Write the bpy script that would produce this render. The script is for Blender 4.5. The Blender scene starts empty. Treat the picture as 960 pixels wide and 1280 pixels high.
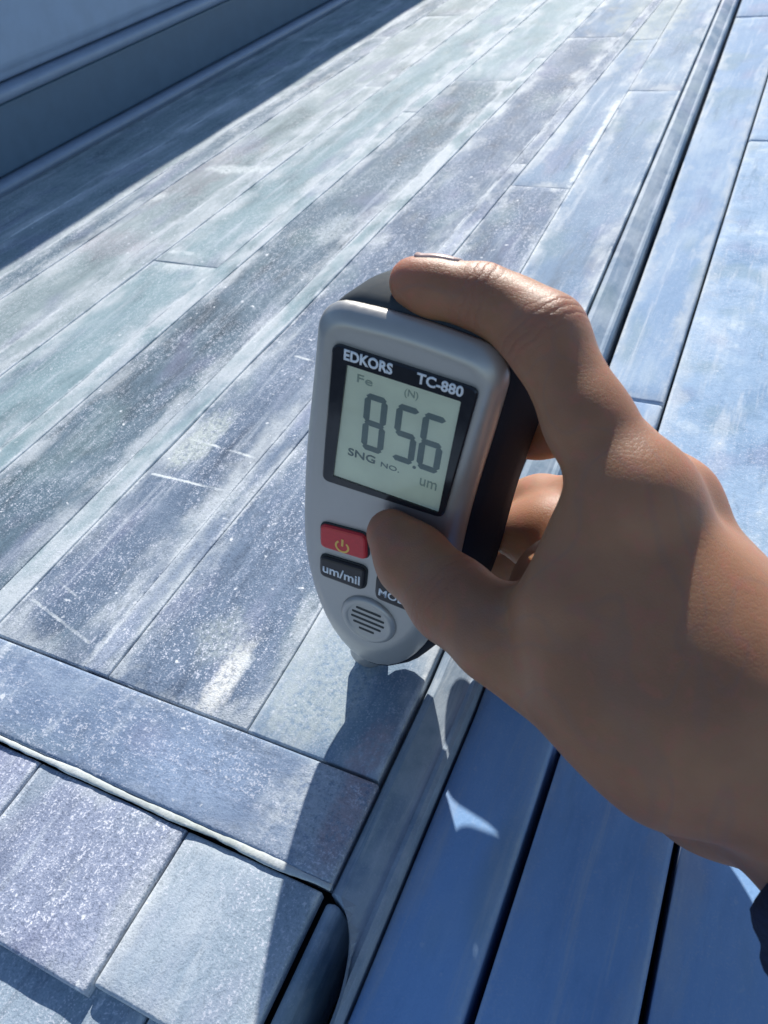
import bpy, bmesh, math, random
import numpy as np
from mathutils import Vector, Matrix, noise as mnoise

scene = bpy.context.scene
COL = scene.collection
random.seed(7)

# ------------------------------------------------------------------ camera
cam_data = bpy.data.cameras.new('camera')
cam = bpy.data.objects.new('camera', cam_data)
COL.objects.link(cam)
cam_data.sensor_fit = 'VERTICAL'
cam_data.sensor_height = 32.0
cam_data.lens = 24.0
cam_data.clip_start = 0.01
cam_data.clip_end = 500.0
cam.matrix_world = Matrix((
    (0.900561, -0.213057, 0.378942, 0.110234),
    (0.417345, 0.667751, -0.616386, -0.148423),
    (-0.121714, 0.713242, 0.690269, 0.253889),
    (0, 0, 0, 1)))
cam_data.dof.use_dof = True
cam_data.dof.focus_distance = 0.27
cam_data.dof.aperture_fstop = 24.0
scene.camera = cam

# ------------------------------------------------------------------ light
SUN = Vector((-0.45, 1.60, 1.0)).normalized()          # direction towards the sun
elev = math.asin(SUN.z)
azim = math.atan2(SUN.x, SUN.y)
world = bpy.data.worlds.new('World')
scene.world = world
world.use_nodes = True
wn = world.node_tree.nodes
wl = world.node_tree.links
sky = wn.new('ShaderNodeTexSky')
sky.sky_type = 'NISHITA'
sky.sun_disc = False
sky.sun_elevation = elev
sky.sun_rotation = azim
sky.altitude = 200
sky.air_density = 1.0
sky.dust_density = 0.3
sky.ozone_density = 2.0
wl.new(sky.outputs[0], wn['Background'].inputs[0])
wn['Background'].inputs[1].default_value = 0.115
sun_data = bpy.data.lights.new('sun', 'SUN')
sun_data.energy = 5.0
sun_data.angle = math.radians(0.8)
sun_data.color = (1.0, 0.95, 0.87)
sun = bpy.data.objects.new('sun', sun_data)
COL.objects.link(sun)
sun.rotation_euler = (-SUN).to_track_quat('-Z', 'Y').to_euler()
sun.location = SUN * 5
scene.view_settings.view_transform = 'Standard'
scene.view_settings.look = 'None'
scene.view_settings.exposure = 0.28
scene.view_settings.gamma = 1.0

# ------------------------------------------------------------------ node helpers
class NT:
    def __init__(self, name):
        self.m = bpy.data.materials.new(name)
        self.m.use_nodes = True
        self.t = self.m.node_tree
        self.n, self.l = self.t.nodes, self.t.links
        self.bsdf = self.n['Principled BSDF']
        self.out = self.n['Material Output']
    def put(self, sock, v):
        if isinstance(v, bpy.types.NodeSocket):
            self.l.new(v, sock)
        elif isinstance(v, (tuple, list)) and len(v) == 3 and sock.type == 'RGBA':
            sock.default_value = (*v, 1)
        else:
            sock.default_value = v
    def math(self, op, a, b=0.0, c=0.0, clamp=False):
        nd = self.n.new('ShaderNodeMath'); nd.operation = op; nd.use_clamp = clamp
        self.put(nd.inputs[0], a); self.put(nd.inputs[1], b); self.put(nd.inputs[2], c)
        return nd.outputs[0]
    def vmath(self, op, a, b=(0, 0, 0), scale=None):
        nd = self.n.new('ShaderNodeVectorMath'); nd.operation = op
        self.put(nd.inputs[0], a); self.put(nd.inputs[1], b)
        if scale is not None: self.put(nd.inputs['Scale'], scale)
        return nd.outputs['Value'] if op in ('LENGTH', 'DISTANCE', 'DOT_PRODUCT') else nd.outputs['Vector']
    def noise(self, vec, scale, detail=4.0, rough=0.55, dist=0.0):
        nd = self.n.new('ShaderNodeTexNoise')
        self.put(nd.inputs['Vector'], vec)
        nd.inputs['Scale'].default_value = scale
        nd.inputs['Detail'].default_value = detail
        nd.inputs['Roughness'].default_value = rough
        nd.inputs['Distortion'].default_value = dist
        return nd.outputs['Fac']
    def ramp(self, v, lo, hi, a=0.0, b=1.0):
        nd = self.n.new('ShaderNodeMapRange'); nd.interpolation_type = 'SMOOTHSTEP'
        self.put(nd.inputs[0], v)
        for i, x in enumerate((lo, hi, a, b)): nd.inputs[i + 1].default_value = x
        return nd.outputs[0]
    def mix(self, fac, a, b):
        nd = self.n.new('ShaderNodeMix'); nd.data_type = 'RGBA'; nd.clamp_factor = True
        self.put(nd.inputs[0], fac); self.put(nd.inputs[6], a); self.put(nd.inputs[7], b)
        return nd.outputs[2]
    def bump(self, h, dist, strength=1.0):
        nd = self.n.new('ShaderNodeBump')
        nd.inputs['Distance'].default_value = dist
        nd.inputs['Strength'].default_value = strength
        self.put(nd.inputs['Height'], h)
        self.l.new(nd.outputs[0], self.bsdf.inputs['Normal'])
    def set(self, **kw):
        for k, v in kw.items():
            self.put(self.bsdf.inputs[k.replace('_', ' ')], v)
        return self

def coords(nt):
    return nt.n.new('ShaderNodeTexCoord').outputs['Object']

def plain(name, col, rough=0.5, metal=0.0, grain=0.06, scale=300.0, bump=0.0, spec=.5):
    nt = NT(name)
    co = coords(nt)
    f = nt.noise(co, scale, 4)
    dark = tuple(c * (1 - grain) for c in col)
    lite = tuple(min(1, c * (1 + grain)) for c in col)
    nt.set(Base_Color=nt.mix(nt.ramp(f, .3, .7), dark, lite),
           Roughness=nt.math('ADD', nt.math('MULTIPLY', nt.math('SUBTRACT', f, .5), .25), rough), Metallic=metal, Specular_IOR_Level=spec)
    if bump: nt.bump(f, bump)
    return nt.m

def zinc(name, dark, mid, pale, speck=0.5, seam=0.6, patch=0.5, rough=0.5, stains_reflections=(), lines=(), stretch=(1, .45, 1), metal=0.0, seamw=0.010, scuff=.6):
    """Weathered zinc sheet: cloudy patina, pale chalky bloom along the seams,
    white grains, streaks along the sheet and stains of their own shape, one a painted reddish reflection."""
    nt = NT(name)
    co = coords(nt)
    info = nt.n.new('ShaderNodeObjectInfo').outputs['Random']
    off = nt.n.new('ShaderNodeCombineXYZ')
    nt.put(off.inputs[0], nt.math('MULTIPLY', info, 3.1)); nt.put(off.inputs[1], nt.math('MULTIPLY', info, 7.7))
    st = nt.vmath('ADD', nt.vmath('MULTIPLY', co, stretch), off.outputs[0])
    big = nt.noise(st, 17, 6, .62, .6)
    med = nt.noise(st, 62, 5, .65, .3)
    fine = nt.noise(co, 420, 3, .7)
    grit = nt.math('ADD', nt.math('MULTIPLY', nt.noise(co, 1250, 2, .6), .58), nt.math('MULTIPLY', nt.noise(st, 520, 3, .7), .42))
    streak = nt.noise(nt.vmath('MULTIPLY', co, (1, .06, 1)), 240, 3, .6)
    tone = nt.math('ADD', nt.math('MULTIPLY', big, .62), nt.math('MULTIPLY', med, .38))
    tone = nt.math('ADD', tone, nt.math('MULTIPLY', nt.math('SUBTRACT', info, .5), .07))
    tone = nt.math('ADD', tone, nt.math('MULTIPLY', nt.math('SUBTRACT', streak, .5), .16))
    col = nt.mix(nt.ramp(tone, .33, .52), dark, mid)
    col = nt.mix(nt.math('MULTIPLY', nt.ramp(tone, .5, .68), patch), col, pale)
    # a trace of violet and green in the patina
    hue = nt.noise(st, 26, 2, .5)
    col = nt.mix(nt.ramp(hue, .54, .70, 0, .36), col, (.29, .30, .45))
    col = nt.mix(nt.ramp(hue, .44, .30, 0, .35), col, (.24, .34, .35))
    # long scuffs and rubbed streaks along the sheet
    sc1 = nt.noise(nt.vmath('MULTIPLY', st, (1, .11, 1)), 150, 5, .68, .25)
    sc2 = nt.noise(nt.vmath('MULTIPLY', st, (1, .30, 1)), 46, 5, .65, .4)
    scf = nt.math('MULTIPLY', nt.ramp(sc1, .50, .66), nt.ramp(sc2, .44, .62))
    col = nt.mix(nt.math('MULTIPLY', scf, scuff), col, (.62, .68, .74))
    scd = nt.math('MULTIPLY', nt.ramp(sc1, .46, .36), nt.ramp(sc2, .52, .40))
    col = nt.mix(nt.math('MULTIPLY', scd, scuff * .7), col, tuple(c * .7 for c in dark))
    # chalky bloom beside the long edges
    at = nt.n.new('ShaderNodeAttribute'); at.attribute_name = 'edge'
    e = nt.math('ADD', at.outputs['Fac'], nt.math('MULTIPLY', nt.math('SUBTRACT', med, .5), .035))
    bloom = nt.math('MULTIPLY', nt.ramp(e, seamw, 0.0015), nt.ramp(nt.noise(st, 40, 4), .36, .62))
    col = nt.mix(nt.math('MULTIPLY', bloom, seam), col, (.60, .65, .68))
    core = nt.math('MULTIPLY', nt.ramp(nt.math('ADD', at.outputs['Fac'], nt.math('MULTIPLY', nt.math('SUBTRACT', fine, .5), .004)), .0026, .0006), nt.ramp(nt.noise(co, 30, 4, .6), .42, .58))
    col = nt.mix(nt.math('MULTIPLY', core, min(1, seam)), col, (.72, .77, .80))
    # lines scribed or soldered across the sheet, chalky patches, a painted reflection
    for (x0, y0, x1, y1, w, amt) in lines:
        a = Vector((x0, y0, 0)); d = Vector((x1 - x0, y1 - y0, 0)); L = d.length; d.normalize()
        rel = nt.vmath('SUBTRACT', co, tuple(a))
        t = nt.math('MINIMUM', nt.math('MAXIMUM', nt.vmath('DOT_PRODUCT', rel, tuple(d)), 0.0), L)
        foot = nt.vmath('ADD', nt.vmath('SCALE', tuple(d), scale=t), tuple(a))
        flat = nt.vmath('MULTIPLY', nt.vmath('SUBTRACT', co, foot), (1, 1, 0))
        dist = nt.math('ADD', nt.vmath('LENGTH', flat), nt.math('MULTIPLY', nt.math('SUBTRACT', fine, .5), w * 1.6))
        msk = nt.math('MULTIPLY', nt.ramp(dist, w, w * .35), nt.ramp(nt.noise(co, 95, 3), .34, .58))
        col = nt.mix(nt.math('MULTIPLY', msk, amt), col, (.78, .83, .84))
    for (x, y, rx, ry, c, amt) in stains_reflections:
        rel = nt.vmath('MULTIPLY', nt.vmath('SUBTRACT', co, (x, y, 0)), (1 / rx, 1 / ry, 0))
        dist = nt.math('ADD', nt.vmath('LENGTH', rel), nt.math('MULTIPLY', nt.math('SUBTRACT', med, .5), 1.7))
        msk = nt.math('MULTIPLY', nt.ramp(dist, 1.1, .45), nt.ramp(fine, .25, .6))
        col = nt.mix(nt.math('MULTIPLY', msk, amt), col, c)
    # white grains
    g = nt.math('MULTIPLY', nt.ramp(grit, .525, .62), nt.ramp(nt.noise(st, 33, 3), .28, .58))
    col = nt.mix(nt.math('MULTIPLY', g, speck), col, (.78, .80, .88))
    g2 = nt.ramp(grit, .47, .37)
    col = nt.mix(nt.math('MULTIPLY', g2, speck * .45), col, tuple(c * .45 for c in dark))
    fl = nt.ramp(nt.noise(co, 190, 2, .5), .70, .76)
    col = nt.mix(nt.math('MULTIPLY', fl, min(1, speck * 1.3)), col, (.82, .85, .88))
    nt.set(Base_Color=col, Metallic=metal, Specular_IOR_Level=.2,
           Roughness=nt.math('ADD', nt.math('MULTIPLY', med, .3), rough + .12))
    h = nt.math('ADD', nt.math('MULTIPLY', grit, .5 * speck + .06), nt.math('MULTIPLY', med, 1.0))
    h = nt.math('ADD', h, nt.math('MULTIPLY', fine, .35 * speck + .08))
    nt.bump(h, .0009, .8)
    return nt.m

# ------------------------------------------------------------------ object helpers
def link(name, me, mat=None, parent=None, smooth=False):
    o = bpy.data.objects.new(name, me)
    COL.objects.link(o)
    if mat is not None: me.materials.append(mat)
    if parent is not None: o.parent = parent
    if smooth:
        for p in me.polygons: p.use_smooth = True
    return o

def from_bm(name, bm, mat=None, parent=None, smooth=False):
    bmesh.ops.recalc_face_normals(bm, faces=bm.faces[:])
    me = bpy.data.meshes.new(name)
    bm.to_mesh(me); bm.free()
    return link(name, me, mat, parent, smooth)

def empty(name, loc=(0, 0, 0), rot=None):
    o = bpy.data.objects.new(name, None)
    COL.objects.link(o)
    if rot is not None:
        o.matrix_world = Matrix.Translation(loc) @ rot.to_4x4()
    else:
        o.location = loc
    o.empty_display_size = .02
    return o

def tag(o, label=None, category=None, kind=None, group=None):
    if label: o['label'] = label
    if category: o['category'] = category
    if kind: o['kind'] = kind
    if group: o['group'] = group
    return o

def loft(name, rings, mat, parent=None, cap=True, smooth=True, closed=True):
    """rings: lists of points, all the same length."""
    bm = bmesh.new()
    vs = [[bm.verts.new(p) for p in r] for r in rings]
    n = len(rings[0])
    for a, b in zip(vs, vs[1:]):
        for i in range(n if closed else n - 1):
            j = (i + 1) % n
            bm.faces.new((a[i], a[j], b[j], b[i]))
    if cap:
        bm.faces.new(vs[0][::-1]); bm.faces.new(vs[-1])
    return from_bm(name, bm, mat, parent, smooth)

def extrude_profile(name, prof, ys, xoff, mat, parent):
    """A profile (x,z) run along y; xoff(y) shifts it sideways."""
    rings = [[(x + xoff(y), y, z) for x, z in prof] for y in ys]
    o = loft(name, rings, mat, parent, cap=True, smooth=False)
    bv = o.modifiers.new('bevel', 'BEVEL'); bv.width = .0012; bv.segments = 2; bv.limit_method = 'ANGLE'
    return o

def panel(name, xa, xb, y0, y1, z, mat, parent, th=.010, bev=.0014, dent=.0006, ny=None, seed=0.0, crown=0.0):
    """One sheet-metal strip between the seam lines xa(y) and xb(y), with rolled edges and
    shallow dents. Carries the distance to its nearest edge for the chalky bloom."""
    L = y1 - y0
    ny = ny or max(6, min(60, int(L / .012)))
    nx = 10
    us = [0, bev * .35, bev] ; W0 = xb(y0) - xa(y0)
    us = [0.0, .35, 1.0]
    bm = bmesh.new()
    rows = []
    edge_vals = []
    def ylist():
        out = [y0, y0 + bev * .35, y0 + bev]
        out += [y0 + bev + (L - 2 * bev) * i / ny for i in range(1, ny)]
        return out + [y1 - bev, y1 - bev * .35, y1]
    for y in ylist():
        A, B = xa(y), xb(y)
        W = B - A
        xs = [A, A + bev * .35, A + bev] + [A + bev + (W - 2 * bev) * i / nx for i in range(1, nx)] + [B - bev, B - bev * .35, B]
        row = []
        for x in xs:
            ed = min(x - A, B - x); ey = min(y - y0, y1 - y)
            drop = 0
            for q in (ed, ey):
                if q < bev: drop += (bev - math.sqrt(max(0, bev * bev - (bev - q) ** 2))) * .8
            dz = (mnoise.noise(Vector((x * 22 + seed, y * 14, seed * 3.7))) * dent
                  + mnoise.noise(Vector((x * 70 + seed, y * 45, seed))) * dent * .35)
            dz += crown * (1 - (2 * (x - A) / W - 1) ** 2)
            v = bm.verts.new((x, y, z + dz - min(drop, bev)))
            edge_vals.append(min(ed, ey + .004))
            row.append(v)
        rows.append(row)
    n = len(rows[0]); m = len(rows)
    for i in range(m - 1):
        for j in range(n - 1):
            bm.faces.new((rows[i][j], rows[i][j + 1], rows[i + 1][j + 1], rows[i + 1][j]))
    per = [rows[0][j] for j in range(n)] + [rows[i][n - 1] for i in range(1, m)] + \
          [rows[m - 1][j] for j in range(n - 2, -1, -1)] + [rows[i][0] for i in range(m - 2, 0, -1)]
    low = [bm.verts.new((v.co.x, v.co.y, z - th)) for v in per]
    k = len(per)
    for i in range(k):
        j = (i + 1) % k
        bm.faces.new((per[i], low[i], low[j], per[j]))
    bm.faces.new(low)
    vals = edge_vals + [0.0] * len(low)
    o = from_bm(name, bm, mat, parent, smooth=False)
    at = o.data.attributes.new('edge', 'FLOAT', 'POINT')
    at.data.foreach_set('value', vals)
    for p in o.data.polygons:
        p.use_smooth = p.normal.z > .2
    return o

# ------------------------------------------------------------------ materials of the setting
def rgb(*c): return c
DARKGAP = plain('dark_gap', (.035, .04, .05), .8)
Z_STAND = zinc('zinc_grey_smooth', (.135, .20, .285), (.225, .325, .455), (.41, .52, .63), speck=.35, seam=.85, patch=.6, seamw=.014,
    lines=[(-.0395, .345, -.050, .66, .0035, 1.0)],
    stains_reflections=[(-.012, -.018, .024, .05, (.50, .57, .58), .7), (.018, -.040, .008, .020, (.50, .36, .38), .5), (-.08, .99, .05, .2, (.36, .42, .38), .6)])  # the reddish spot is a painted reflection of the hand
Z_NEAR = zinc('zinc_speckled', (.085, .12, .18), (.175, .24, .34), (.44, .50, .62), scuff=.42, speck=.85, seam=.75, patch=.7,
    stains_reflections=[(-.051, -.030, .007, .022, (.88, .88, .84), .95), (-.064, -.012, .016, .018, (.50, .56, .56), .6)],
    lines=[(-.051, -.047, -.047, -.018, .004, .9)])
Z_PATCH = zinc('zinc_dark_patched', (.07, .10, .15), (.15, .21, .30), (.40, .47, .58), scuff=.42, speck=.75, seam=.95, patch=.5, seamw=.017,
    lines=[(-.1615, .067, -.1150, .0674, .0011, 1.0), (-.1600, .099, -.1130, .095, .0011, 1.0), (-.1410, .188, -.1030, .1815, .0013, .9),
           (-.1640, -.024, -.1190, -.0345, .0010, .6), (-.1560, -.012, -.1310, -.0190, .0009, .4)],
    stains_reflections=[(-.152, .10, .012, .03, (.62, .68, .64), .8)])
Z_BLOT = zinc('zinc_dark_blotched', (.07, .105, .14), (.14, .21, .27), (.46, .53, .60), scuff=.42, speck=.8, seam=.8, patch=.6, seamw=.014,
    stains_reflections=[(-.20, .36, .018, .035, (.58, .64, .66), .7), (-.178, .10, .014, .05, (.50, .56, .60), .7)])
Z_PALE = zinc('zinc_pale_grey', (.16, .24, .275), (.28, .395, .435), (.52, .60, .64), speck=.5, seam=.95, patch=.75, seamw=.022,
    lines=[(-.318, .297, -.300, .297, .004, .6)],
    stains_reflections=[(-.295, .285, .028, .02, (.55, .62, .64), .5)])
Z_WARM = zinc('zinc_pale_warm', (.165, .225, .245), (.30, .38, .405), (.56, .61, .63), speck=.6, seam=.9, patch=.75, seamw=.020,
    stains_reflections=[(-.40, .45, .05, .09, (.36, .31, .35), .4), (-.42, .39, .03, .012, (.8, .84, .84), .9), (-.36, .46, .04, .012, (.76, .82, .82), .8), (-.385, .30, .05, .03, (.38, .31, .37), .35)])
Z_BAND = zinc('zinc_band_blue', (.125, .17, .25), (.205, .28, .41), (.42, .51, .63), speck=.6, seam=.35, patch=.6, stretch=(.45, 1, 1),
    stains_reflections=[(.012, -.06, .020, .03, (.52, .58, .64), .8), (.021, -.058, .007, .026, (.42, .27, .30), .5), (-.04, -.067, .03, .02, (.33, .43, .60), .6)])  # reddish spot here: the hand's reflection, painted into the band colour
Z_TILE_A = zinc('zinc_tile_frosted', (.19, .23, .33), (.33, .38, .51), (.56, .60, .72), speck=1.0, seam=.5, patch=.85)
Z_TILE_B = zinc('zinc_tile_smooth', (.24, .31, .39), (.35, .44, .53), (.53, .60, .67), speck=.65, seam=.75, patch=.75)
Z_PLANK_SHADE = zinc('zinc_plank_shade_blue', (.22, .40, .71), (.27, .47, .79), (.38, .56, .82), speck=.10, seam=.25, patch=.5, rough=.45, scuff=.32)  # near planks: the blue of their shade is put into the colour
Z_PLANK_SUNLIT = zinc('zinc_plank_sunlit_blue', (.18, .29, .45), (.25, .38, .56), (.46, .57, .68), speck=.15, seam=.6, patch=.7, rough=.5, scuff=.6)  # same planks where sunlit, the paler lit tone put into the colour
Z_ROUGH = zinc('zinc_rough_white', (.20, .33, .50), (.35, .49, .66), (.68, .77, .83), speck=.4, seam=.5, patch=.95, rough=.55, stretch=(.9, .8, 1))
Z_RAIL = zinc('zinc_rail_grey', (.14, .21, .30), (.20, .29, .40), (.34, .43, .52), speck=.10, seam=.25, patch=.45, rough=.42)
RIM = zinc('zinc_worn_rim', (.34, .38, .36), (.50, .55, .52), (.70, .74, .70), speck=.3, seam=.3, patch=.6)
WALL_BLUE = plain('wall_blue_paint', (.085, .15, .225), .42, 0.0, .05, 60)
WALL_LIP = plain('wall_lip_paint', (.24, .31, .42), .35, 0.1, .05, 60)
WALL_PALE = plain('wall_upper_pale', (.28, .37, .50), .5, 0.0, .05, 40)  # paler tone for the upper panel
CONCRETE = plain('ground_concrete', (.22, .22, .21), .9, 0, .15, 6)

# ------------------------------------------------------------------ ground and deck
def box_bm(bm, x0, x1, y0, y1, z0, z1):
    v = [bm.verts.new(p) for p in ((x0, y0, z0), (x1, y0, z0), (x1, y1, z0), (x0, y1, z0), (x0, y0, z1), (x1, y0, z1), (x1, y1, z1), (x0, y1, z1))]
    for f in ((3, 2, 1, 0), (4, 5, 6, 7), (0, 1, 5, 4), (1, 2, 6, 5), (2, 3, 7, 6), (3, 0, 4, 7)):
        bm.faces.new([v[i] for i in f])

bm = bmesh.new()
v = [bm.verts.new(p) for p in ((-150, -150, -1.2), (150, -150, -1.2), (150, 150, -1.2), (-150, 150, -1.2))]
bm.faces.new(v)
ground = tag(from_bm('ground', bm, CONCRETE), kind='structure')

YF = 3.2
bm = bmesh.new()
box_bm(bm, -1.0, .0265, -.60, YF, -1.19, -.018)
box_bm(bm, .0265, 1.2, -.60, YF, -1.19, -.045)
deck = tag(from_bm('deck', bm, DARKGAP), kind='structure')

def seam(x0, s):
    return lambda y: x0 + s * max(y, 0.0)
S = [seam(-.588, .02), seam(-.500, .02), seam(-.415, .02), seam(-.329, .017), seam(-.250, .012), seam(-.167, .010), seam(-.0985, .018), seam(-.0295, -.026), seam(.0262, -.035)]
g = .00022
BAND_TOP = -.0472
def lap(i, d0, cuts, mt, d1):
    """The narrow lapped strip that runs beside a seam."""
    cuts = [BAND_TOP + .0012] + cuts + [YF]
    for k, (a, b) in enumerate(zip(cuts, cuts[1:])):
        panel('lap_strip', lambda y: S[i](y) + d0, lambda y: S[i](y) + d1 - g, a + .0002, b - .0002, .0004, mt, deck, seed=i * 3.3 + k, dent=.0006, bev=.0006)
def strip(i, cuts, mats, z=0.0, hi=0.0):
    cuts = [BAND_TOP + .0012] + cuts + [YF]
    for k, (a, b) in enumerate(zip(cuts, cuts[1:])):
        mt = mats[min(k, len(mats) - 1)]
        zz = z + random.uniform(-.0003, .0002)
        panel('panel', lambda y: S[i](y) + g, lambda y: S[i + 1](y) - g - hi, a + .0002, b - .0002, zz, mt, deck,
              seed=i * 13.1 + k * 5.3, dent=.0008, bev=.0007)
strip(0, [.9], [Z_WARM])
strip(1, [1.3], [Z_WARM], hi=.030)
lap(2, -.0296, [.9], Z_BLOT, 0.0)
strip(2, [1.00], [Z_WARM], hi=.024)
lap(3, -.0236, [.7], Z_WARM, 0.0)
strip(3, [.281, 1.1], [Z_PALE, Z_PALE, Z_WARM], hi=.0165)
lap(4, -.0160, [.62], Z_PALE, 0.0)
strip(4, [.72], [Z_BLOT, Z_PALE], hi=.0150)
lap(5, -.0146, [.80], Z_PALE, 0.0)
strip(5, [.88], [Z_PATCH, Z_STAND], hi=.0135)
lap(6, -.0131, [.50], Z_NEAR, 0.0)
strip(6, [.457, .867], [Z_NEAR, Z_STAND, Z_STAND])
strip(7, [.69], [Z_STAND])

# the raised band laid across the strips, with a worn pale rim on its near edge
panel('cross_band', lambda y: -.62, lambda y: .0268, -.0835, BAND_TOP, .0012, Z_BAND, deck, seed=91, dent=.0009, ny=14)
rim_rings = []
for i in range(321):
    x = -.62 + .6475 * i / 320
    w = .0010 + .0007 * mnoise.noise(Vector((x * 60, 1.3, 0)))
    yc = -.0846 + .0006 * mnoise.noise(Vector((x * 35, 7.7, 0)))
    rim_rings.append([(x, yc + (w * 1.3 + .0003 * mnoise.noise(Vector((x * 260, t, 0)))) * math.cos(t), .0005 + (w * .5 + .0003 * mnoise.noise(Vector((x * 300, t * 2, 4)))) * math.sin(t)) for t in [math.tau * q / 10 for q in range(10)]])
loft('worn_rim', rim_rings, RIM, deck)

# tiles in front of the band, then the lower ledge
def cround(xa, xb, y0, y1, z, mat, seed):
    return panel('tile', lambda y: xa, lambda y: xb, y0, y1, z, mat, deck, seed=seed, dent=.0012, bev=.0011, ny=10, th=.005)
TX = [-.62, -.50, -.40, -.33, -.25, -.165, -.0985, -.0290, .0250]
for i in range(8):
    cround(TX[i] + .0004, TX[i + 1] - .0004, -.1372 if i == 7 else -.1405, -.0862, -.0005 - .0004 * (i % 2), Z_TILE_B if i == 7 else Z_TILE_A, 30 + i * 7.3)
for i in range(8):
    panel('ledge_tile', lambda y: TX[i] + .02, lambda y: TX[i + 1] + .019, -.26, -.128, -.0060, Z_TILE_B, deck, seed=130 + i * 3.1, dent=.001, ny=8)

# flange on the tiles' right end
flange = [(.0268, -.004), (.0300, -.0015), (.0322, -.0035), (.0332, -.012), (.0332, -.040), (.0268, -.040)]
extrude_profile('end_flange', flange, [-.26, -.20, -.14, -.0875], lambda y: 0, Z_RAIL, deck)
bm = bmesh.new(); box_bm(bm, .043, .047, -.20, -.112, -.045, -.017)
from_bm('bracket_bar', bm, Z_RAIL, deck)

# side rail: rolled edge strip along the deck, its near end cut in a curve
def rail_profile(e, w):
    """x,z section from the deck edge outwards."""
    return [(e + .0010, -.030), (e + .0010, -.0040), (e + .0022, -.0016), (e + .0050, -.0010), (e + w * .55, -.0035), (e + w * .80, -.0062),
            (e + w * .90, -.0050), (e + w * .98, -.0058), (e + w, -.0100), (e + w, -.030)]
def rail_pts(y, clip=None):
    e = S[8](y)
    p = rail_profile(e, .0185 if y < .1 else .0185)
    if clip is not None:
        p = [(max(x, clip), z) for x, z in p]
    return [(x, y, z) for x, z in p]
rings = []
ncut = 12
for i in range(ncut + 1):                       # the curved cut
    t = i / ncut
    y = -.118 + t * (.118 - .0850)
    cx = .0268 + (.0440 - .0268) * math.sqrt(max(0, 1 - t ** 2))
    rings.append(rail_pts(y, cx))
for y in [-.06, -.03, 0, .04, .08, .12, .2, .3, .45, .7, 1.0, 1.5, 2.2, YF]:
    rings.append(rail_pts(y))
loft('side_rail', rings, Z_RAIL, deck, smooth=False)

# lower planks to the right
G1 = seam(.0790, -.009); G2 = seam(.1250, -.006)
RX = lambda y: S[8](y) + .0225
def plank(xa, xb, y0, y1, mat, seed, z=-.012):
    return panel('plank', xa, xb, y0, y1, z, mat, deck, th=.03, bev=.0020, dent=.0005, seed=seed)
plank(lambda y: S[8](y) + .0195 , lambda y: G1(y) - .0016, -.40, .060, Z_PLANK_SHADE, 201)
plank(lambda y: S[8](y) + .0205, lambda y: G1(y) - .0012, .0606, .2125, Z_PLANK_SUNLIT, 203)
plank(RX, lambda y: G1(y) - .0010, .2140, 1.0, Z_PLANK_SUNLIT, 207)
plank(RX, lambda y: G1(y) - .0010, 1.002, YF, Z_PLANK_SUNLIT, 209)
plank(lambda y: G1(y) + .0016, lambda y: G2(y) - .0013, -.40, .020, Z_PLANK_SHADE, 213)
plank(lambda y: G2(y) + .0013, lambda y: G2(y) + .060, -.40, .020, Z_PLANK_SHADE, 219)
for k, (a, b) in enumerate([(.021, .60), (.601, 1.3), (1.301, YF)]):
    plank(lambda y: G1(y) + .0008, lambda y: G1(y) + .125, a, b, Z_ROUGH, 223 + k * 9, z=-.0113)
    plank(lambda y: G1(y) + .1265, lambda y: G1(y) + .26, a, b, Z_ROUGH, 253 + k * 9, z=-.0113)
plank(lambda y: G2(y) + .0625, lambda y: G2(y) + .26, -.40, .020, Z_PLANK_SHADE, 231)
plank(lambda y: G1(y) + .262, lambda y: G1(y) + 1.1, -.40, YF, Z_PLANK_SHADE, 271)

# ------------------------------------------------------------------ wall at the left
wall = empty('metal_wall', (-.588, .5, 0))
tag(wall, 'dark blue painted metal wall with rolled lips, casting shade on the deck at upper left', 'wall')
def wx(y): return .02 * y
ys = [-.60, 0, .5, 1.0, 1.6, 2.4, YF]
def wall_part(name, prof, mat):
    rings = [[(x + wx(max(y, 0)) - wx(.0) , y, z) for x, z in prof] for y in ys]
    rings = [[(x + .588, y - .5, z) for x, y, z in r] for r in rings]
    o = loft(name, rings, mat, wall, smooth=False)
    bv = o.modifiers.new('bevel', 'BEVEL'); bv.width = .003; bv.segments = 3; bv.limit_method = 'ANGLE'
    return o
wall_part('base_lip', [(-.640, -.015), (-.583, -.015)] + [(-.5890 + .0085 * math.cos(a), .0060 + .0058 * math.sin(a)) for a in [math.radians(d) for d in range(-60, 91, 15)]] + [(-.640, .0118)], WALL_LIP)
wall_part('face_panel', [(-.640, .0125), (-.592, .0125), (-.591, .0690), (-.640, .0690)], WALL_BLUE)
wall_part('shelf_lip', [(-.640, .0696), (-.588, .0696), (-.5845, .0730), (-.5845, .0790), (-.590, .0822), (-.640, .0822)], WALL_LIP)
wall_part('upper_panel', [(-.640, .0828), (-.600, .0828), (-.597, .0900), (-.593, .0960), (-.590, .255), (-.640, .255)], WALL_PALE)
wall_part('coping', [(-.645, .256), (-.584, .256), (-.584, .270), (-.645, .270)], WALL_LIP)

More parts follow.
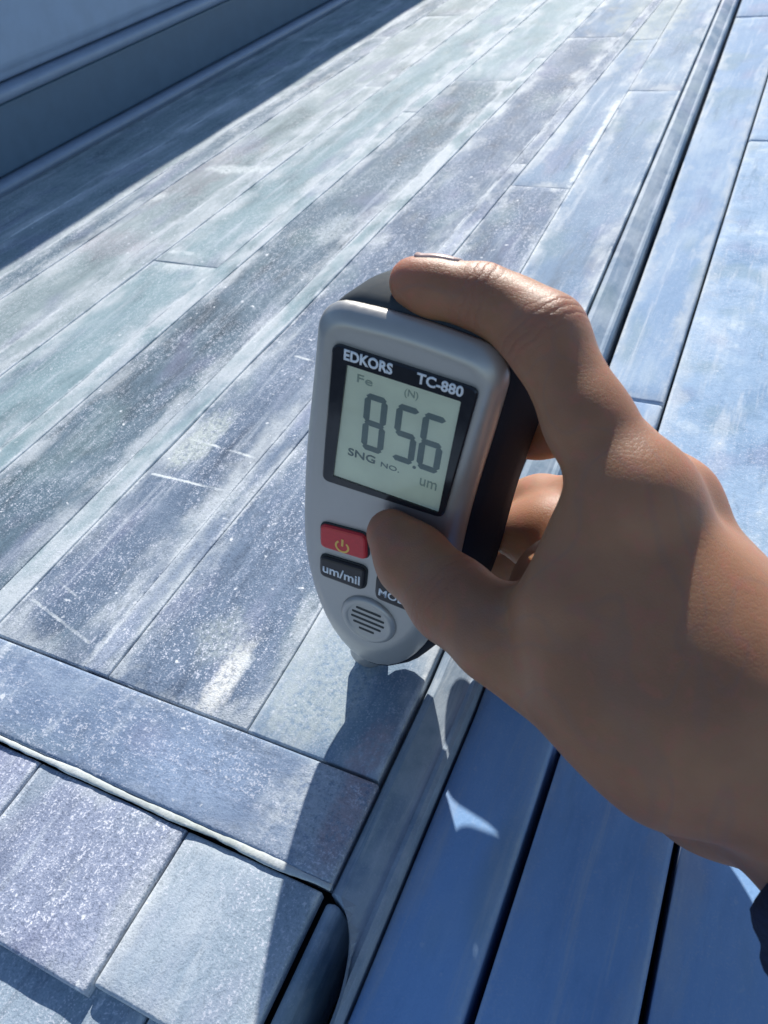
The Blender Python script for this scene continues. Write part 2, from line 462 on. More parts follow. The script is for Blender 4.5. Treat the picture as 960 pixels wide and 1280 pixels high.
# ------------------------------------------------------------------ the gauge
DROT = Matrix(((0.984800, 0.173028, 0.015188), (-0.005690, 0.119534, -0.992814), (-0.173600, 0.977636, 0.118702)))
DORG = Vector((0.022517, -0.003226, 0.096501))
gauge = empty('thickness_gauge', DORG, DROT)
tag(gauge, 'silver and black handheld coating thickness gauge standing on the deck, held by the hand', 'measuring gauge')
SILVER = plain('silver_plastic', (.46, .445, .42), .38, .45, .012, 500)
BLACKP = plain('black_rubber', (.014, .019, .030), .7, 0, .1, 700, spec=.2)
TOP_SUNLIT = plain('black_rubber_sunlit', (.050, .062, .072), .8, 0, .08, 700, spec=.2)  # top of the black shell, its sunlit grey put into the colour
BEZEL = plain('bezel_black_gloss', (.018, .020, .026), .12, 0, .02, 500)
LCD = plain('lcd_green', (.84, .87, .70), .45, 0, .05, 60)
SEG = plain('lcd_segment', (.20, .25, .25), .5)
SEGF = plain('lcd_faint_segment', (.36, .42, .36), .5)
WHITE = plain('white_print', (.82, .84, .86), .5)
RED = plain('red_button', (.62, .035, .040), .33, 0, .05, 600)
BTN = plain('black_button', (.022, .020, .022), .38, 0, .06, 600)
YEL = plain('yellow_print', (.85, .52, .12), .5)
SLOT = plain('dark_slot', (.03, .035, .035), .6)
STEEL = plain('probe_steel', (.42, .42, .42), .45, .6, .03, 900)

def outline(inset, ybot, ytop=.0575, hw=.0272, n_side=8):
    """Front outline of the body: rounded top corners, sides, drop-shaped bottom (local x, y)."""
    hw = hw - inset
    top = ytop - inset
    def cxm(y):
        u = min(1, max(0, (.054 - y) / .06)); u = u * u * (3 - 2 * u)
        w = min(1, max(0, (-.035 - y) / .045))
        return -.0028 * u + .0012 * w
    r = .0095 - inset * .6
    pts = []
    # right side, upwards is +y ; go counter-clockwise from the right shoulder of the drop
    ysh = -.020
    nb = 22
    for i in range(nb + 1):                     # bottom curve from left shoulder to right shoulder
        t = math.pi + math.pi * i / nb
        ex = 2.0 / 2.02
        c, s = math.cos(t), math.sin(t)
        x = hw * math.copysign(abs(c) ** ex, c)
        y = ysh + (ysh - ybot) * math.copysign(abs(s) ** ex, s)
        pts.append((x + cxm(y), y))
    for i in range(1, n_side):                  # right side
        y = ysh + (top - r - ysh) * i / n_side
        pts.append((hw + cxm(y), y))
    for i in range(7):
        a = math.pi / 2 * i / 6
        pts.append((hw - r + r * math.cos(a), top - r + r * math.sin(a)))
    for i in range(1, 6):                       # slightly arched top
        u = i / 6
        x = (hw - r) * (1 - 2 * u)
        pts.append((x, top + .0008 * math.sin(math.pi * u)))
    for i in range(7):
        a = math.pi / 2 + math.pi / 2 * i / 6
        pts.append((-hw + r + r * math.cos(a), top - r + r * math.sin(a)))
    for i in range(1, n_side):
        y = top - r - (top - r - ysh) * i / n_side
        pts.append((-hw + cxm(y), y))
    return pts

def body_rings(spec):
    return [[(x + dx, y, z) for x, y in outline(ins, yb, .0575 + .0024 * min(1, max(0, (-z - .0062) / .008)))] for ins, z, yb, dx in spec]
front = [(.0062, -.0003, -.0690, 0), (.0046, .0000, -.0710, 0), (.0030, -.0006, -.0742, 0), (.0014, -.0020, -.0790, 0),
         (.0004, -.0036, -.0835, 0), (.0000, -.0050, -.0860, .0), (.0000, -.0060, -.0872, .0001)]
loft('front_shell', body_rings(front), SILVER, gauge)
back = [(.0012, -.0062, -.0872, .0002), (.0003, -.0066, -.0884, .0004), (-.0006, -.0100, -.0897, .0026), (-.0012, -.0190, -.0895, .0058), (-.0010, -.0255, -.0870, .0076),
        (.0010, -.0285, -.0830, .0080), (.0050, -.0300, -.0770, .0080)]
bo = loft('back_shell', body_rings(back), BLACKP, gauge)
bo.data.materials.append(TOP_SUNLIT)
for p in bo.data.polygons:
    if p.normal.y > .75: p.material_index = 1  # upward faces take the painted sunlit tone
# probe
rr = [(.0078, -.0820), (.0078, -.0930), (.0066, -.0942), (.0058, -.0946), (.0056, -.0966), (.0040, -.0975), (.0014, -.0978)]
loft('probe_tip', [[(-.0050 + r * math.cos(a), y, -.0150 + r * math.sin(a)) for a in [math.tau * k / 24 for k in range(24)]] for r, y in rr], STEEL, gauge)

def quad_round(p, r, n=5):
    """Rounded polygon from corner points (counter-clockwise)."""
    out = []
    k = len(p)
    for i in range(k):
        a, b, c = Vector(p[i - 1]), Vector(p[i]), Vector(p[(i + 1) % k])
        u = (a - b).normalized(); w = (c - b).normalized()
        s, e = b + u * r, b + w * r
        for q in range(n + 1):
            t = q / n
            out.append(tuple((s * (1 - t) ** 2 + b * 2 * t * (1 - t) + e * t * t)))
    return out
def grow(pts, d):
    k = len(pts); out = []
    for i in range(k):
        a, b, c = Vector(pts[i - 1]), Vector(pts[i]), Vector(pts[(i + 1) % k])
        t = (c - a).normalized()
        nrm = Vector((t.y, -t.x))
        out.append(tuple(b + nrm * d))
    return out
def plate(name, pts, z0, z1, mat, parent, bev=.0004, dome=0.0):
    rings = [[(x, y, z0) for x, y in pts], [(x, y, z1 - bev) for x, y in pts]]
    rings.append([(x, y, z1) for x, y in grow(pts, -bev)])
    return loft(name, rings, mat, parent, smooth=False)
def mm(*pts): return [(x / 1000, y / 1000) for x, y in pts]

bez = quad_round(mm((-21.6, -.6), (18.3, 1.6), (21.5, 47.2), (-20.3, 47.5)), .0026)
hole = quad_round(mm((-17.9, 2.6), (16.7, 3.2), (17.4, 42.4), (-15.6, 42.4)), .0004, 5)
bm = bmesh.new()
ring = [[bm.verts.new((x, y, z)) for x, y in pp] for pp, z in ((bez, -.0006), (bez, .0005), (grow(bez, -.0004), .0008), (hole, .0008), (hole, -.0002))]
for a, b in zip(ring, ring[1:]):
    for i in range(len(a)):
        j = (i + 1) % len(a)
        bm.faces.new((a[i], a[j], b[j], b[i]))
bezel = from_bm('screen_bezel', bm, BEZEL, gauge)
lcd = plate('lcd_screen', grow(hole, .0003), -.0003, .00012, LCD, gauge, bev=.00002)
gl = NT('screen_glass')
for nd in list(gl.n):
    if nd != gl.out: gl.n.remove(nd)
tr = gl.n.new('ShaderNodeBsdfTransparent'); go = gl.n.new('ShaderNodeBsdfGlossy'); go.inputs['Roughness'].default_value = .06
fr = gl.n.new('ShaderNodeFresnel'); fr.inputs[0].default_value = 1.40
mx = gl.n.new('ShaderNodeMixShader')
gl.l.new(fr.outputs[0], mx.inputs[0]); gl.l.new(tr.outputs[0], mx.inputs[1]); gl.l.new(go.outputs[0], mx.inputs[2]); gl.l.new(mx.outputs[0], gl.out.inputs[0])
gme = bpy.data.meshes.new('screen_glass')
gme.from_pydata([(x, y, .00072) for x, y in hole], [], [list(range(len(hole)))])
gme.update()
if gme.polygons[0].normal.z < 0: gme.flip_normals()
link('screen_glass', gme, gl.m, gauge)

def prism(bm, pts, z0, z1):
    lo = [bm.verts.new((x, y, z0)) for x, y in pts]; hi = [bm.verts.new((x, y, z1)) for x, y in pts]
    k = len(pts)
    bm.faces.new(lo[::-1]); bm.faces.new(hi)
    for i in range(k):
        bm.faces.new((lo[i], lo[(i + 1) % k], hi[(i + 1) % k], hi[i]))
SEGS = {'8': 'abcdefg', '5': 'acdfg', '6': 'acdefg'}
def digit(ch, x, y, w, h, t):
    bm = bmesh.new(); q = t / 2; gp = .00025
    def hz(yc): return [(x + gp + q * .2, yc), (x + gp + q * 1.2, yc + q), (x + w - gp - q * 1.2, yc + q), (x + w - gp - q * .2, yc), (x + w - gp - q * 1.2, yc - q), (x + gp + q * 1.2, yc - q)]
    def vt(xc, a, b): return [(xc, a + gp), (xc + q, a + gp + q), (xc + q, b - gp - q), (xc, b - gp), (xc - q, b - gp - q), (xc - q, a + gp + q)]
    m = y + h / 2
    sh = {'a': hz(y + h - q), 'g': hz(m), 'd': hz(y + q), 'f': vt(x + q, m, y + h - q), 'b': vt(x + w - q, m, y + h - q), 'e': vt(x + q, y + q, m), 'c': vt(x + w - q, y + q, m)}
    for s in SEGS[ch]:
        prism(bm, sh[s], .00013, .00022)
    return from_bm('screen_digit', bm, SEG, lcd)
for ch, x in (('8', -.0098), ('5', -.0002), ('6', .0076)):
    digit(ch, x, .0163, .0070, .0192, .0019)

bm = bmesh.new()
prism(bm, [(.0072 + .00055 * math.cos(math.tau * k / 10), .0160 + .00055 * math.sin(math.tau * k / 10)) for k in range(10)], .00013, .00022)
from_bm('decimal_point', bm, SEG, lcd)

def text(body, name, x, y, h, mat, parent, z, width=None, bold=0.0, sx=1.0, th=.00015, rot=0.0, italic=0.0):
    cu = bpy.data.curves.new(name, 'FONT')
    cu.body = body; cu.size = 1.0; cu.offset = bold; cu.extrude = 0; cu.shear = italic; cu.resolution_u = 3
    tmp = bpy.data.objects.new(name, cu)
    COL.objects.link(tmp)
    dg = bpy.context.evaluated_depsgraph_get()
    me = bpy.data.meshes.new_from_object(tmp.evaluated_get(dg))
    bpy.data.objects.remove(tmp); bpy.data.curves.remove(cu)
    xs = [v.co.x for v in me.vertices]; ys_ = [v.co.y for v in me.vertices]
    x0, x1, y0, y1 = min(xs), max(xs), min(ys_), max(ys_)
    ky = h / (y1 - y0); kx = (width / (x1 - x0)) if width else ky * sx
    for v in me.vertices:
        px, py = (v.co.x - x0) * kx, (v.co.y - y0) * ky
        v.co = (x + px * math.cos(rot) - py * math.sin(rot), y + px * math.sin(rot) + py * math.cos(rot), z)
    bm = bmesh.new(); bm.from_mesh(me); bpy.data.meshes.remove(me)
    ex = bmesh.ops.extrude_face_region(bm, geom=bm.faces[:])
    for v in [g_ for g_ in ex['geom'] if isinstance(g_, bmesh.types.BMVert)]: v.co.z += th
    return from_bm(name, bm, mat, parent)

text('EDKORS', 'brand_lettering', -.0166, .0437, .0034, WHITE, bezel, .00078, width=.0143, bold=.035)
text('TC-880', 'model_lettering', .0046, .0437, .0033, WHITE, bezel, .00078, width=.0130, bold=.03)
text('Fe', 'screen_lettering', -.0125, .0378, .0025, SEGF, lcd, .00012, width=.0046)
text('(N)', 'screen_lettering', .0015, .0378, .0028, SEGF, lcd, .00012, width=.0040)
text('SNG', 'screen_lettering', -.0137, .0122, .0027, SEG, lcd, .00012, width=.0088, bold=.01)
text('NO.', 'screen_lettering', -.0030, .0122, .0017, SEG, lcd, .00012, width=.0058)
text('um', 'screen_lettering', .0095, .0105, .0026, SEGF, lcd, .00012, width=.0052)

def button(pts, mat, r=.0024, zt=.0016):
    p = quad_round(pts, r)
    well = plate('button_well', grow(p, .0004), -.0010, .00035, SLOT, gauge, bev=.0002)
    rings = [[(x, y, -.0005) for x, y in p], [(x, y, zt - .0008) for x, y in p], [(x, y, zt - .0002) for x, y in grow(p, -.0004)], [(x, y, zt) for x, y in grow(p, -.0010)]]
    return loft('button', rings, mat, gauge, smooth=False)
red = button(mm((-21.0, -28.6), (-3.8, -26.8), (-5.0, -16.2), (-21.4, -18.6)), RED)
red['label'] = 'red power button with a yellow power symbol'
um = button(mm((-20.7, -42.3), (-4.0, -41.6), (-4.0, -31.0), (-20.9, -33.0)), BTN)
um['label'] = 'black um/mil button under the red power button'
mo = button(mm((.3, -42.6), (16.8, -42.6), (17.0, -31.2), (.1, -31.6)), BTN)
mo['label'] = 'black mode button partly under the thumb'
up = button(mm((.6, -27.2), (17.0, -27.2), (17.6, -15.2), (1.2, -15.2)), BTN)
up['label'] = 'black button hidden under the thumb'
text('um/mil', 'button_lettering', -.0194, -.0396, .0042, WHITE, um, .00152, width=.0140, bold=.02, rot=.03)
text('MODE', 'button_lettering', .0016, -.0400, .0034, WHITE, mo, .00152, width=.0122, bold=.02)
# power symbol: an open ring and a bar
bm = bmesh.new()
cx, cy, R1, R0 = -.0128, -.0244, .0026, .0019
arc = [math.radians(90 + 38 + (360 - 76) * i / 24) for i in range(25)]
for a, b in zip(arc, arc[1:]):
    prism(bm, [(cx + R0 * math.cos(a), cy + R0 * math.sin(a)), (cx + R1 * math.cos(a), cy + R1 * math.sin(a)), (cx + R1 * math.cos(b), cy + R1 * math.sin(b)), (cx + R0 * math.cos(b), cy + R0 * math.sin(b))], .0015, .0017)
prism(bm, [(cx - .00038, cy + .0002), (cx + .00038, cy + .0002), (cx + .00038, cy + .0032), (cx - .00038, cy + .0032)], .0015, .0017)
from_bm('power_symbol', bm, YEL, red)
# speaker: a raised oval dish with slots
cx, cy = -.0015, -.0562
def oval(rx, ry, z, n=40): return [(cx + rx * math.cos(math.tau * i / n), cy + ry * math.sin(math.tau * i / n), z) for i in range(n)]
spk = loft('speaker', [oval(.0108, .0112, -.0012), oval(.0104, .0108, .0004), oval(.0096, .0100, .0013), oval(.0086, .0090, .0014), oval(.0078, .0082, .0010), oval(.0074, .0078, .0008)], SILVER, gauge)
for k, (yy, hw) in enumerate([(.0050, .0048), (.0025, .0062), (0, .0064), (-.0025, .0054), (-.0050, .0030)]):
    p = quad_round([(cx - hw, cy + yy - .00055), (cx + hw, cy + yy - .00055), (cx + hw, cy + yy + .00055), (cx - hw, cy + yy + .00055)], .0005, 3)
    plate('speaker_slot', p, .0004, .0009, SLOT, spk, bev=.00005)

# ------------------------------------------------------------------ the hand
HAND_JOINTS = {  # world position (m), flesh radius (m)
    'i_tip': ((0.0291, 0.0172, 0.1580), 0.0066),
    'i_pad': ((0.0351, 0.0175, 0.1565), 0.0074),
    'i_dip': ((0.0474, 0.0176, 0.1556), 0.0079),
    'i_mid': ((0.0563, 0.0158, 0.1535), 0.0082),
    'i_pip': ((0.0655, 0.0119, 0.1507), 0.0096),
    'i_prox': ((0.0804, -0.0017, 0.1376), 0.0097),
    'i_mcp': ((0.0947, -0.0129, 0.1255), 0.0122),
    'i_wri': ((0.1387, -0.0455, 0.0897), 0.0145),
    'm_mcp': ((0.1023, 0.0002, 0.1157), 0.0096),
    'm_pip': ((0.0763, 0.0312, 0.1113), 0.0098),
    'm_dip': ((0.0566, 0.0380, 0.1006), 0.0094),
    'm_tip': ((0.0429, 0.0366, 0.0968), 0.0080),
    'm_wri': ((0.1465, -0.0407, 0.0752), 0.0150),
    'r_mcp': ((0.1051, 0.0153, 0.0870), 0.0110),
    'r_pip': ((0.0779, 0.0410, 0.0728), 0.0098),
    'r_dip': ((0.0558, 0.0473, 0.0572), 0.0102),
    'r_tip': ((0.0344, 0.0417, 0.0524), 0.0092),
    'r_wri': ((0.1515, -0.0309, 0.0580), 0.0150),
    'p_mcp': ((0.1108, 0.0337, 0.0454), 0.0125),
    'p_pip': ((0.0780, 0.0459, 0.0395), 0.0106),
    'p_dip': ((0.0557, 0.0448, 0.0319), 0.0102),
    'p_tip': ((0.0331, 0.0408, 0.0262), 0.0100),
    'p_wri': ((0.1580, -0.0178, 0.0401), 0.0168),
    't_tip': ((0.0264, -0.0101, 0.0903), 0.0076),
    't_pad': ((0.0358, -0.0157, 0.0873), 0.0103),
    't_ip': ((0.0516, -0.0249, 0.0863), 0.0116),
    't_prox': ((0.0681, -0.0323, 0.0866), 0.0120),
    't_mcp': ((0.0829, -0.0340, 0.0828), 0.0132),
    't_cmc': ((0.1145, -0.0448, 0.0833), 0.0152),
    'web1': ((0.0890, -0.0191, 0.1130), 0.0100),
    'web2': ((0.0873, -0.0313, 0.1046), 0.0110),
    'th1': ((0.1000, -0.0383, 0.0913), 0.0160),
    'palm1': ((0.1105, -0.0266, 0.1003), 0.0194),
    'palm2': ((0.1200, -0.0361, 0.0938), 0.0190),
    'palm3': ((0.1160, -0.0140, 0.0868), 0.0170),
    'hyp1': ((0.1133, 0.0086, 0.0360), 0.0190),
    'hyp2': ((0.1380, -0.0138, 0.0373), 0.0190),
    'hyp3': ((0.0871, 0.0242, 0.0325), 0.0150),
    'shade_lump1': ((0.0529, 0.0269, 0.0016), 0.0110),  # unseen lump added behind the thumb to keep sun off the planks
    'shade_lump2': ((0.0858, 0.0012, 0.0126), 0.0130),  # unseen lump, also added to shade the planks
    'shade_lump3': ((0.1272, -0.0243, 0.0367), 0.0130),  # added below the wrist to shade the right planks, also fills its contour
    'palm4': ((0.0799, -0.0024, 0.0735), 0.0130),
    'palm5': ((0.0797, 0.0195, 0.0584), 0.0120),
    'palm_shade1': ((0.0642, 0.0299, 0.0618), 0.0125),  # palm between the fingers, enlarged to stop sunlight passing through
    'palm_shade2': ((0.0510, 0.0289, 0.0609), 0.0085),  # extra palm flesh added by the gauge to block a sun streak
    'wr1': ((0.1457, -0.0462, 0.0852), 0.0155),
    'wr2': ((0.1578, -0.0446, 0.0655), 0.0180),
    'fa1': ((0.1946, -0.0498, 0.0668), 0.0240),
    'fa2': ((0.2055, -0.0513, 0.0493), 0.0248),
}
HAND_CHAINS = [
    ('i_tip', 'i_pad', 0.0050), ('i_pad', 'i_dip', 0.0040), ('i_dip', 'i_mid', 0.0040), ('i_mid', 'i_pip', 0.0040), ('i_pip', 'i_prox', 0.0050),
    ('i_prox', 'i_mcp', 0.0050), ('i_mcp', 'i_wri', 0.0080), ('m_tip', 'm_dip', 0.0040), ('m_dip', 'm_pip', 0.0040), ('m_pip', 'm_mcp', 0.0050),
    ('m_mcp', 'm_wri', 0.0080), ('r_tip', 'r_dip', 0.0040), ('r_dip', 'r_pip', 0.0040), ('r_pip', 'r_mcp', 0.0050), ('r_mcp', 'r_wri', 0.0080),
    ('p_tip', 'p_dip', 0.0040), ('p_dip', 'p_pip', 0.0040), ('p_pip', 'p_mcp', 0.0050), ('p_mcp', 'p_wri', 0.0080), ('t_tip', 't_pad', 0.0040),
    ('t_pad', 't_ip', 0.0050), ('t_ip', 't_prox', 0.0050), ('t_prox', 't_mcp', 0.0060), ('t_mcp', 't_cmc', 0.0080), ('t_cmc', 'wr1', 0.0100),
    ('web1', 'web2', 0.0100), ('web2', 'th1', 0.0100), ('web1', 'i_mcp', 0.0080), ('th1', 'palm2', 0.0120), ('palm1', 'palm2', 0.0120),
    ('palm2', 'wr1', 0.0100), ('palm3', 'wr2', 0.0100), ('wr1', 'fa1', 0.0080), ('wr2', 'fa2', 0.0080), ('wr1', 'wr2', 0.0100),
    ('palm1', 'web1', 0.0100), ('palm1', 'palm3', 0.0100), ('p_mcp', 'hyp1', 0.0120), ('hyp1', 'hyp2', 0.0140), ('hyp2', 'p_wri', 0.0120),
    ('palm3', 'hyp1', 0.0140), ('p_mcp', 'hyp3', 0.0100), ('hyp3', 'hyp1', 0.0120), ('palm2', 'hyp2', 0.0160), ('p_wri', 'fa2', 0.0100),
    ('palm4', 'web2', 0.0100), ('palm4', 'palm5', 0.0100), ('palm5', 'hyp3', 0.0120), ('palm4', 'th1', 0.0120), ('palm5', 'r_mcp', 0.0120),
    ('palm4', 'hyp1', 0.0140), ('palm5', 'palm_shade1', 0.0080), ('palm_shade1', 'r_dip', 0.0050), ('palm_shade1', 'palm_shade2', 0.0050), ('hyp3', 'shade_lump1', 0.0080),
    ('shade_lump1', 'shade_lump2', 0.0080), ('shade_lump2', 'hyp1', 0.0100), ('hyp1', 'shade_lump3', 0.0100), ('shade_lump3', 'hyp2', 0.0140), ('shade_lump3', 'wr2', 0.0180),
    ('shade_lump3', 't_cmc', 0.0160), ('p_dip', 'shade_lump1', 0.0070),
]


def round_cone(P, a, b, r1, r2):
    """Signed distance to a cone with round ends."""
    ba = b - a; l2 = float(ba @ ba); rr = r1 - r2; a2 = l2 - rr * rr; il2 = 1.0 / l2
    pa = P - a
    y = pa @ ba; z = y - l2
    q = pa * l2 - y[..., None] * ba
    x2 = np.einsum('...i,...i->...', q, q)
    y2 = y * y * l2; z2 = z * z * l2
    k = math.copysign(1, rr) * rr * rr * x2
    d = (np.sqrt(x2 * a2 * il2) + y * rr) * il2 - r1
    c1 = np.sign(z) * a2 * z2 > k
    c2 = np.sign(y) * a2 * y2 < k
    d = np.where(c2, np.sqrt(x2 + y2) * il2 - r1, d)
    d = np.where(c1, np.sqrt(x2 + z2) * il2 - r2, d)
    return d
def smin(a, b, k):
    h = np.clip(.5 + .5 * (b - a) / k, 0, 1)
    return b * (1 - h) + a * h - k * h * (1 - h)
def sdf(chains, joints, P):
    d = None
    for a, b, k in chains:
        (pa, ra), (pb, rb) = joints[a], joints[b]
        q = round_cone(P, np.array(pa), np.array(pb), ra, rb)
        d = q if d is None else smin(q, d, k)
    return d
def surface_net(fn, lo, hi, h):
    n = [int(math.ceil((hi[i] - lo[i]) / h)) + 1 for i in range(3)]
    ax = [lo[i] + h * np.arange(n[i]) for i in range(3)]
    F = np.empty(n, dtype=np.float64)
    for i in range(n[0]):
        Y, Z = np.meshgrid(ax[1], ax[2], indexing='ij')
        F[i] = fn(np.stack([np.full_like(Y, ax[0][i]), Y, Z], -1))
    s = F < 0
    cs = [n[i] - 1 for i in range(3)]
    corner = lambda A, o: A[o[0]:o[0] + cs[0], o[1]:o[1] + cs[1], o[2]:o[2] + cs[2]]
    cnt = sum(corner(s, (i, j, k)).astype(int) for i in (0, 1) for j in (0, 1) for k in (0, 1))
    act = (cnt > 0) & (cnt < 8)
    idx = np.full(cs, -1); idx[act] = np.arange(act.sum())
    acc = np.zeros((act.sum(), 3)); num = np.zeros(act.sum())
    for axis in range(3):
        for o in [(0, 0), (0, 1), (1, 0), (1, 1)]:
            p = list(o); p.insert(axis, 0); q = list(o); q.insert(axis, 1)
            fa, fb = corner(F, p)[act], corner(F, q)[act]
            m = (fa < 0) != (fb < 0)
            t = np.where(m, fa / np.where(m, fa - fb, 1), 0)
            pos = np.tile(np.array(p, float), (len(t), 1)); pos[:, axis] += t
            acc[m] += pos[m]; num[m] += 1
    verts = (np.argwhere(act) + acc / num[:, None]) * h + np.array(lo)
    faces = []
    for axis in range(3):
        u, w = (axis + 1) % 3, (axis + 2) % 3
        sl0 = [slice(None)] * 3; sl1 = [slice(None)] * 3
        sl0[axis] = slice(0, n[axis] - 1); sl1[axis] = slice(1, n[axis])
        ch = s[tuple(sl0)] != s[tuple(sl1)]
        ij = np.argwhere(ch)
        ok = (ij[:, u] > 0) & (ij[:, w] > 0) & (ij[:, u] < n[u] - 1) & (ij[:, w] < n[w] - 1)
        ij = ij[ok]
        inside = s[ij[:, 0], ij[:, 1], ij[:, 2]]
        def cell(du, dw):
            c = ij.copy(); c[:, u] += du; c[:, w] += dw
            return idx[c[:, 0], c[:, 1], c[:, 2]]
        q = np.stack([cell(-1, -1), cell(0, -1), cell(0, 0), cell(-1, 0)], 1)
        q[~inside] = q[~inside][:, ::-1]
        faces.append(q)
    return verts, np.concatenate(faces)
def net_object(name, fn, lo, hi, h, mat, parent, smooth_it=3):
    v, f = surface_net(fn, lo, hi, h)
    # relax a little along the mesh
    e = np.concatenate([f[:, [0, 1]], f[:, [1, 2]], f[:, [2, 3]], f[:, [3, 0]]])
    for _ in range(smooth_it):
        sm = np.zeros_like(v); c = np.zeros(len(v))
        np.add.at(sm, e[:, 0], v[e[:, 1]]); np.add.at(c, e[:, 0], 1)
        np.add.at(sm, e[:, 1], v[e[:, 0]]); np.add.at(c, e[:, 1], 1)
        v = v * .5 + .5 * sm / c[:, None]
    me = bpy.data.meshes.new(name)
    me.from_pydata(v.tolist(), [], f.tolist())
    me.update()
    return link(name, me, mat, parent, smooth=True)

def skin_mat():
    nt = NT('skin')
    co = coords(nt)
    big = nt.noise(co, 45, 3); mid = nt.noise(co, 230, 4, .6); fine = nt.noise(co, 1500, 3, .6)
    vor = nt.n.new('ShaderNodeTexVoronoi'); nt.put(vor.inputs['Vector'], nt.vmath('ADD', co, nt.vmath('SCALE', (1, 1, 1), scale=nt.math('MULTIPLY', mid, .0012))))
    vor.inputs['Scale'].default_value = 950; vor.feature = 'DISTANCE_TO_EDGE'
    col = nt.mix(nt.ramp(big, .35, .65), (.335, .152, .076), (.40, .190, .096))
    col = nt.mix(nt.ramp(mid, .48, .7, 0, .55), col, (.44, .16, .095))
    for q_, rd in (('i_tip', .016), ('i_dip', .011), ('i_pip', .014), ('t_tip', .018), ('t_ip', .014), ('i_mcp', .017), ('m_mcp', .015)):
        ds = nt.vmath('DISTANCE', co, tuple(HAND_JOINTS[q_][0]))
        col = nt.mix(nt.math('MULTIPLY', nt.ramp(ds, rd, rd * .3), nt.ramp(big, .3, .7, .2, .42)), col, (.50, .175, .11))
    vein = nt.noise(nt.vmath('MULTIPLY', co, (1, 1, .5)), 38, 1, .4, 1.2)
    vm = nt.math('MULTIPLY', nt.ramp(nt.math('ABSOLUTE', nt.math('SUBTRACT', vein, .5)), .035, .004), .18)
    col = nt.mix(vm, col, (.22, .15, .13))
    nt.set(Base_Color=col, Roughness=nt.math('ADD', nt.math('MULTIPLY', mid, .2), .40), Subsurface_Weight=.75, Subsurface_Scale=.006)
    nt.bsdf.inputs['Subsurface Radius'].default_value = (1.0, .32, .15)
    h = nt.math('ADD', nt.math('MULTIPLY', nt.ramp(vor.outputs[0], 0, .12), .32), nt.math('MULTIPLY', fine, .5))
    h = nt.math('ADD', h, nt.math('MULTIPLY', mid, 1.2))
    # creases across the finger joints
    for a_, b_, c_, rad in (('i_pad', 'i_dip', 'i_mid', .012), ('i_mid', 'i_pip', 'i_prox', .016), ('t_pad', 't_ip', 't_prox', .016)):
        pa, pb, pc = (Vector(HAND_JOINTS[q_][0]) for q_ in (a_, b_, c_))
        axis = (pc - pa).normalized()
        rel = nt.vmath('SUBTRACT', co, tuple(pb))
        along = nt.math('ADD', nt.vmath('DOT_PRODUCT', rel, tuple(axis)), nt.math('MULTIPLY', nt.math('SUBTRACT', mid, .5), .004))
        near = nt.math('MULTIPLY', nt.ramp(nt.math('ABSOLUTE', along), .0065, .002), nt.ramp(nt.vmath('LENGTH', rel), rad * 1.3, rad * .8))
        wav = nt.math('POWER', nt.math('ABSOLUTE', nt.math('SINE', nt.math('MULTIPLY', along, 1300.0))), .6)
        h = nt.math('SUBTRACT', h, nt.math('MULTIPLY', nt.math('SUBTRACT', 1.0, wav), nt.math('MULTIPLY', near, 2.0)))
        redc = nt.math('MULTIPLY', near, .3)
        nt.put(nt.bsdf.inputs['Base Color'], nt.mix(redc, nt.bsdf.inputs['Base Color'].links[0].from_socket, (.30, .12, .075)))
    nt.bump(h, .00016, .5)
    return nt.m
SKIN = skin_mat()
person = empty('person', (.11, -.02, .10))
tag(person, 'bare right hand holding the gauge, index finger on top and thumb on its buttons', 'person')
def hand_fn(P): return sdf(HAND_CHAINS, HAND_JOINTS, P)
allp = np.array([p for p, r in HAND_JOINTS.values()]); allr = np.array([r for p, r in HAND_JOINTS.values()])
lo = (allp - allr[:, None]).min(0) - .006; hi = (allp + allr[:, None]).max(0) + .006
pinv = Matrix.Translation((-.11, .02, -.10))
hand = net_object('hand', hand_fn, lo, hi, .00125, SKIN, person, 3)
hand.matrix_parent_inverse = pinv

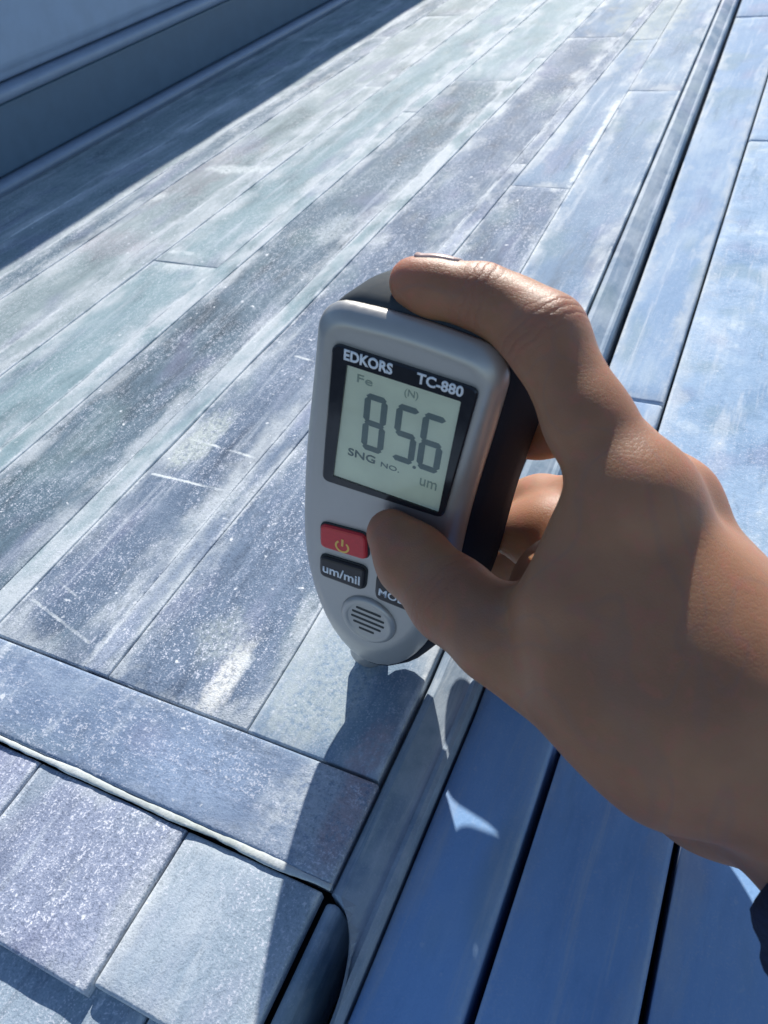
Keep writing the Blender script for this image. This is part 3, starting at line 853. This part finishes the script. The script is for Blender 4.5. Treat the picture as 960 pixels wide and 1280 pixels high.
NAIL = plain('fingernail', (.66, .45, .38), .25, 0, .03, 400)
def nail(center, along, out, w, l):
    along = Vector(along).normalized(); out = Vector(out); out = (out - along * out.dot(along)).normalized(); side = along.cross(out)
    c = Vector(center); rows = []
    nu, nv = 9, 9
    for i in range(nu):
        a = (i / (nu - 1) - .5) * l
        row = []
        for j in range(nv):
            b = (j / (nv - 1) - .5) * w * (1 - .12 * abs(2 * i / (nu - 1) - 1) ** 2)
            p = c + along * a + side * b + out * .012
            for _ in range(30):
                d = float(hand_fn(np.array([[p.x, p.y, p.z]]))[0])
                if d < .00002: break
                p = p - out * d * .8
            lift = .00042 + (.0004 if i == nu - 1 else 0)
            row.append(p + out * lift)
        rows.append(row)
    bm = bmesh.new()
    top = [[bm.verts.new(p) for p in r] for r in rows]
    bot = [[bm.verts.new(p - out * .0009) for p in r] for r in rows]
    for i in range(nu - 1):
        for j in range(nv - 1):
            bm.faces.new((top[i][j], top[i][j + 1], top[i + 1][j + 1], top[i + 1][j])); bm.faces.new((bot[i][j], bot[i + 1][j], bot[i + 1][j + 1], bot[i][j + 1]))
    for i in range(nu - 1):
        for j in (0, nv - 1):
            bm.faces.new((top[i][j], top[i + 1][j], bot[i + 1][j], bot[i][j]))
    for j in range(nv - 1):
        for i in (0, nu - 1):
            bm.faces.new((top[i][j], bot[i][j], bot[i][j + 1], top[i][j + 1]))
    o = from_bm('fingernail', bm, NAIL, person, smooth=True)
    o.matrix_parent_inverse = pinv
    return o
J = {k: Vector(p) for k, (p, r) in HAND_JOINTS.items()}
nail(J['i_tip'] * .72 + J['i_dip'] * .28, J['i_tip'] - J['i_dip'], (-.05, .75, .65), .0100, .0115)
nail(J['t_tip'] * .8 + J['t_ip'] * .2, J['t_tip'] - J['t_ip'], (.25, -.35, -.9), .0125, .0130)

# dark sleeve cuff, hanging in folds round the wrist beyond the frame
CUFF_J = {
    'a': ((0.1431, -0.0685, 0.0638), 0.0036),
    'b': ((0.1485, -0.0662, 0.0659), 0.0050),
    'c': ((0.1551, -0.0602, 0.0690), 0.0070),
    'd': ((0.1465, -0.0736, 0.0544), 0.0026),
    'e': ((0.1551, -0.0677, 0.0580), 0.0050),
    'f': ((0.1654, -0.0595, 0.0785), 0.0200),
    'g': ((0.1756, -0.0592, 0.0804), 0.0250),
    'h': ((0.2030, -0.0572, 0.0744), 0.0270),
}
CUFF_C = [('a', 'b', .006), ('b', 'c', .006), ('d', 'e', .006), ('f', 'g', .010), ('g', 'h', .010), ('a', 'f', .008), ('d', 'g', .008)]
NAVY = plain('navy_cloth', (.010, .016, .045), .85, 0, .3, 500, .0006)
pts_ = np.array([p for p, r in CUFF_J.values()]); rad_ = np.array([r for p, r in CUFF_J.values()])
cuff = net_object('sleeve_cuff', lambda P: sdf(CUFF_C, CUFF_J, P), (pts_ - rad_[:, None]).min(0) - .008, (pts_ + rad_[:, None]).max(0) + .008, .0015, NAVY, person, 2)
cuff.matrix_parent_inverse = pinv
cuff['label'] = 'dark navy sleeve cuff bunched at the wrist'
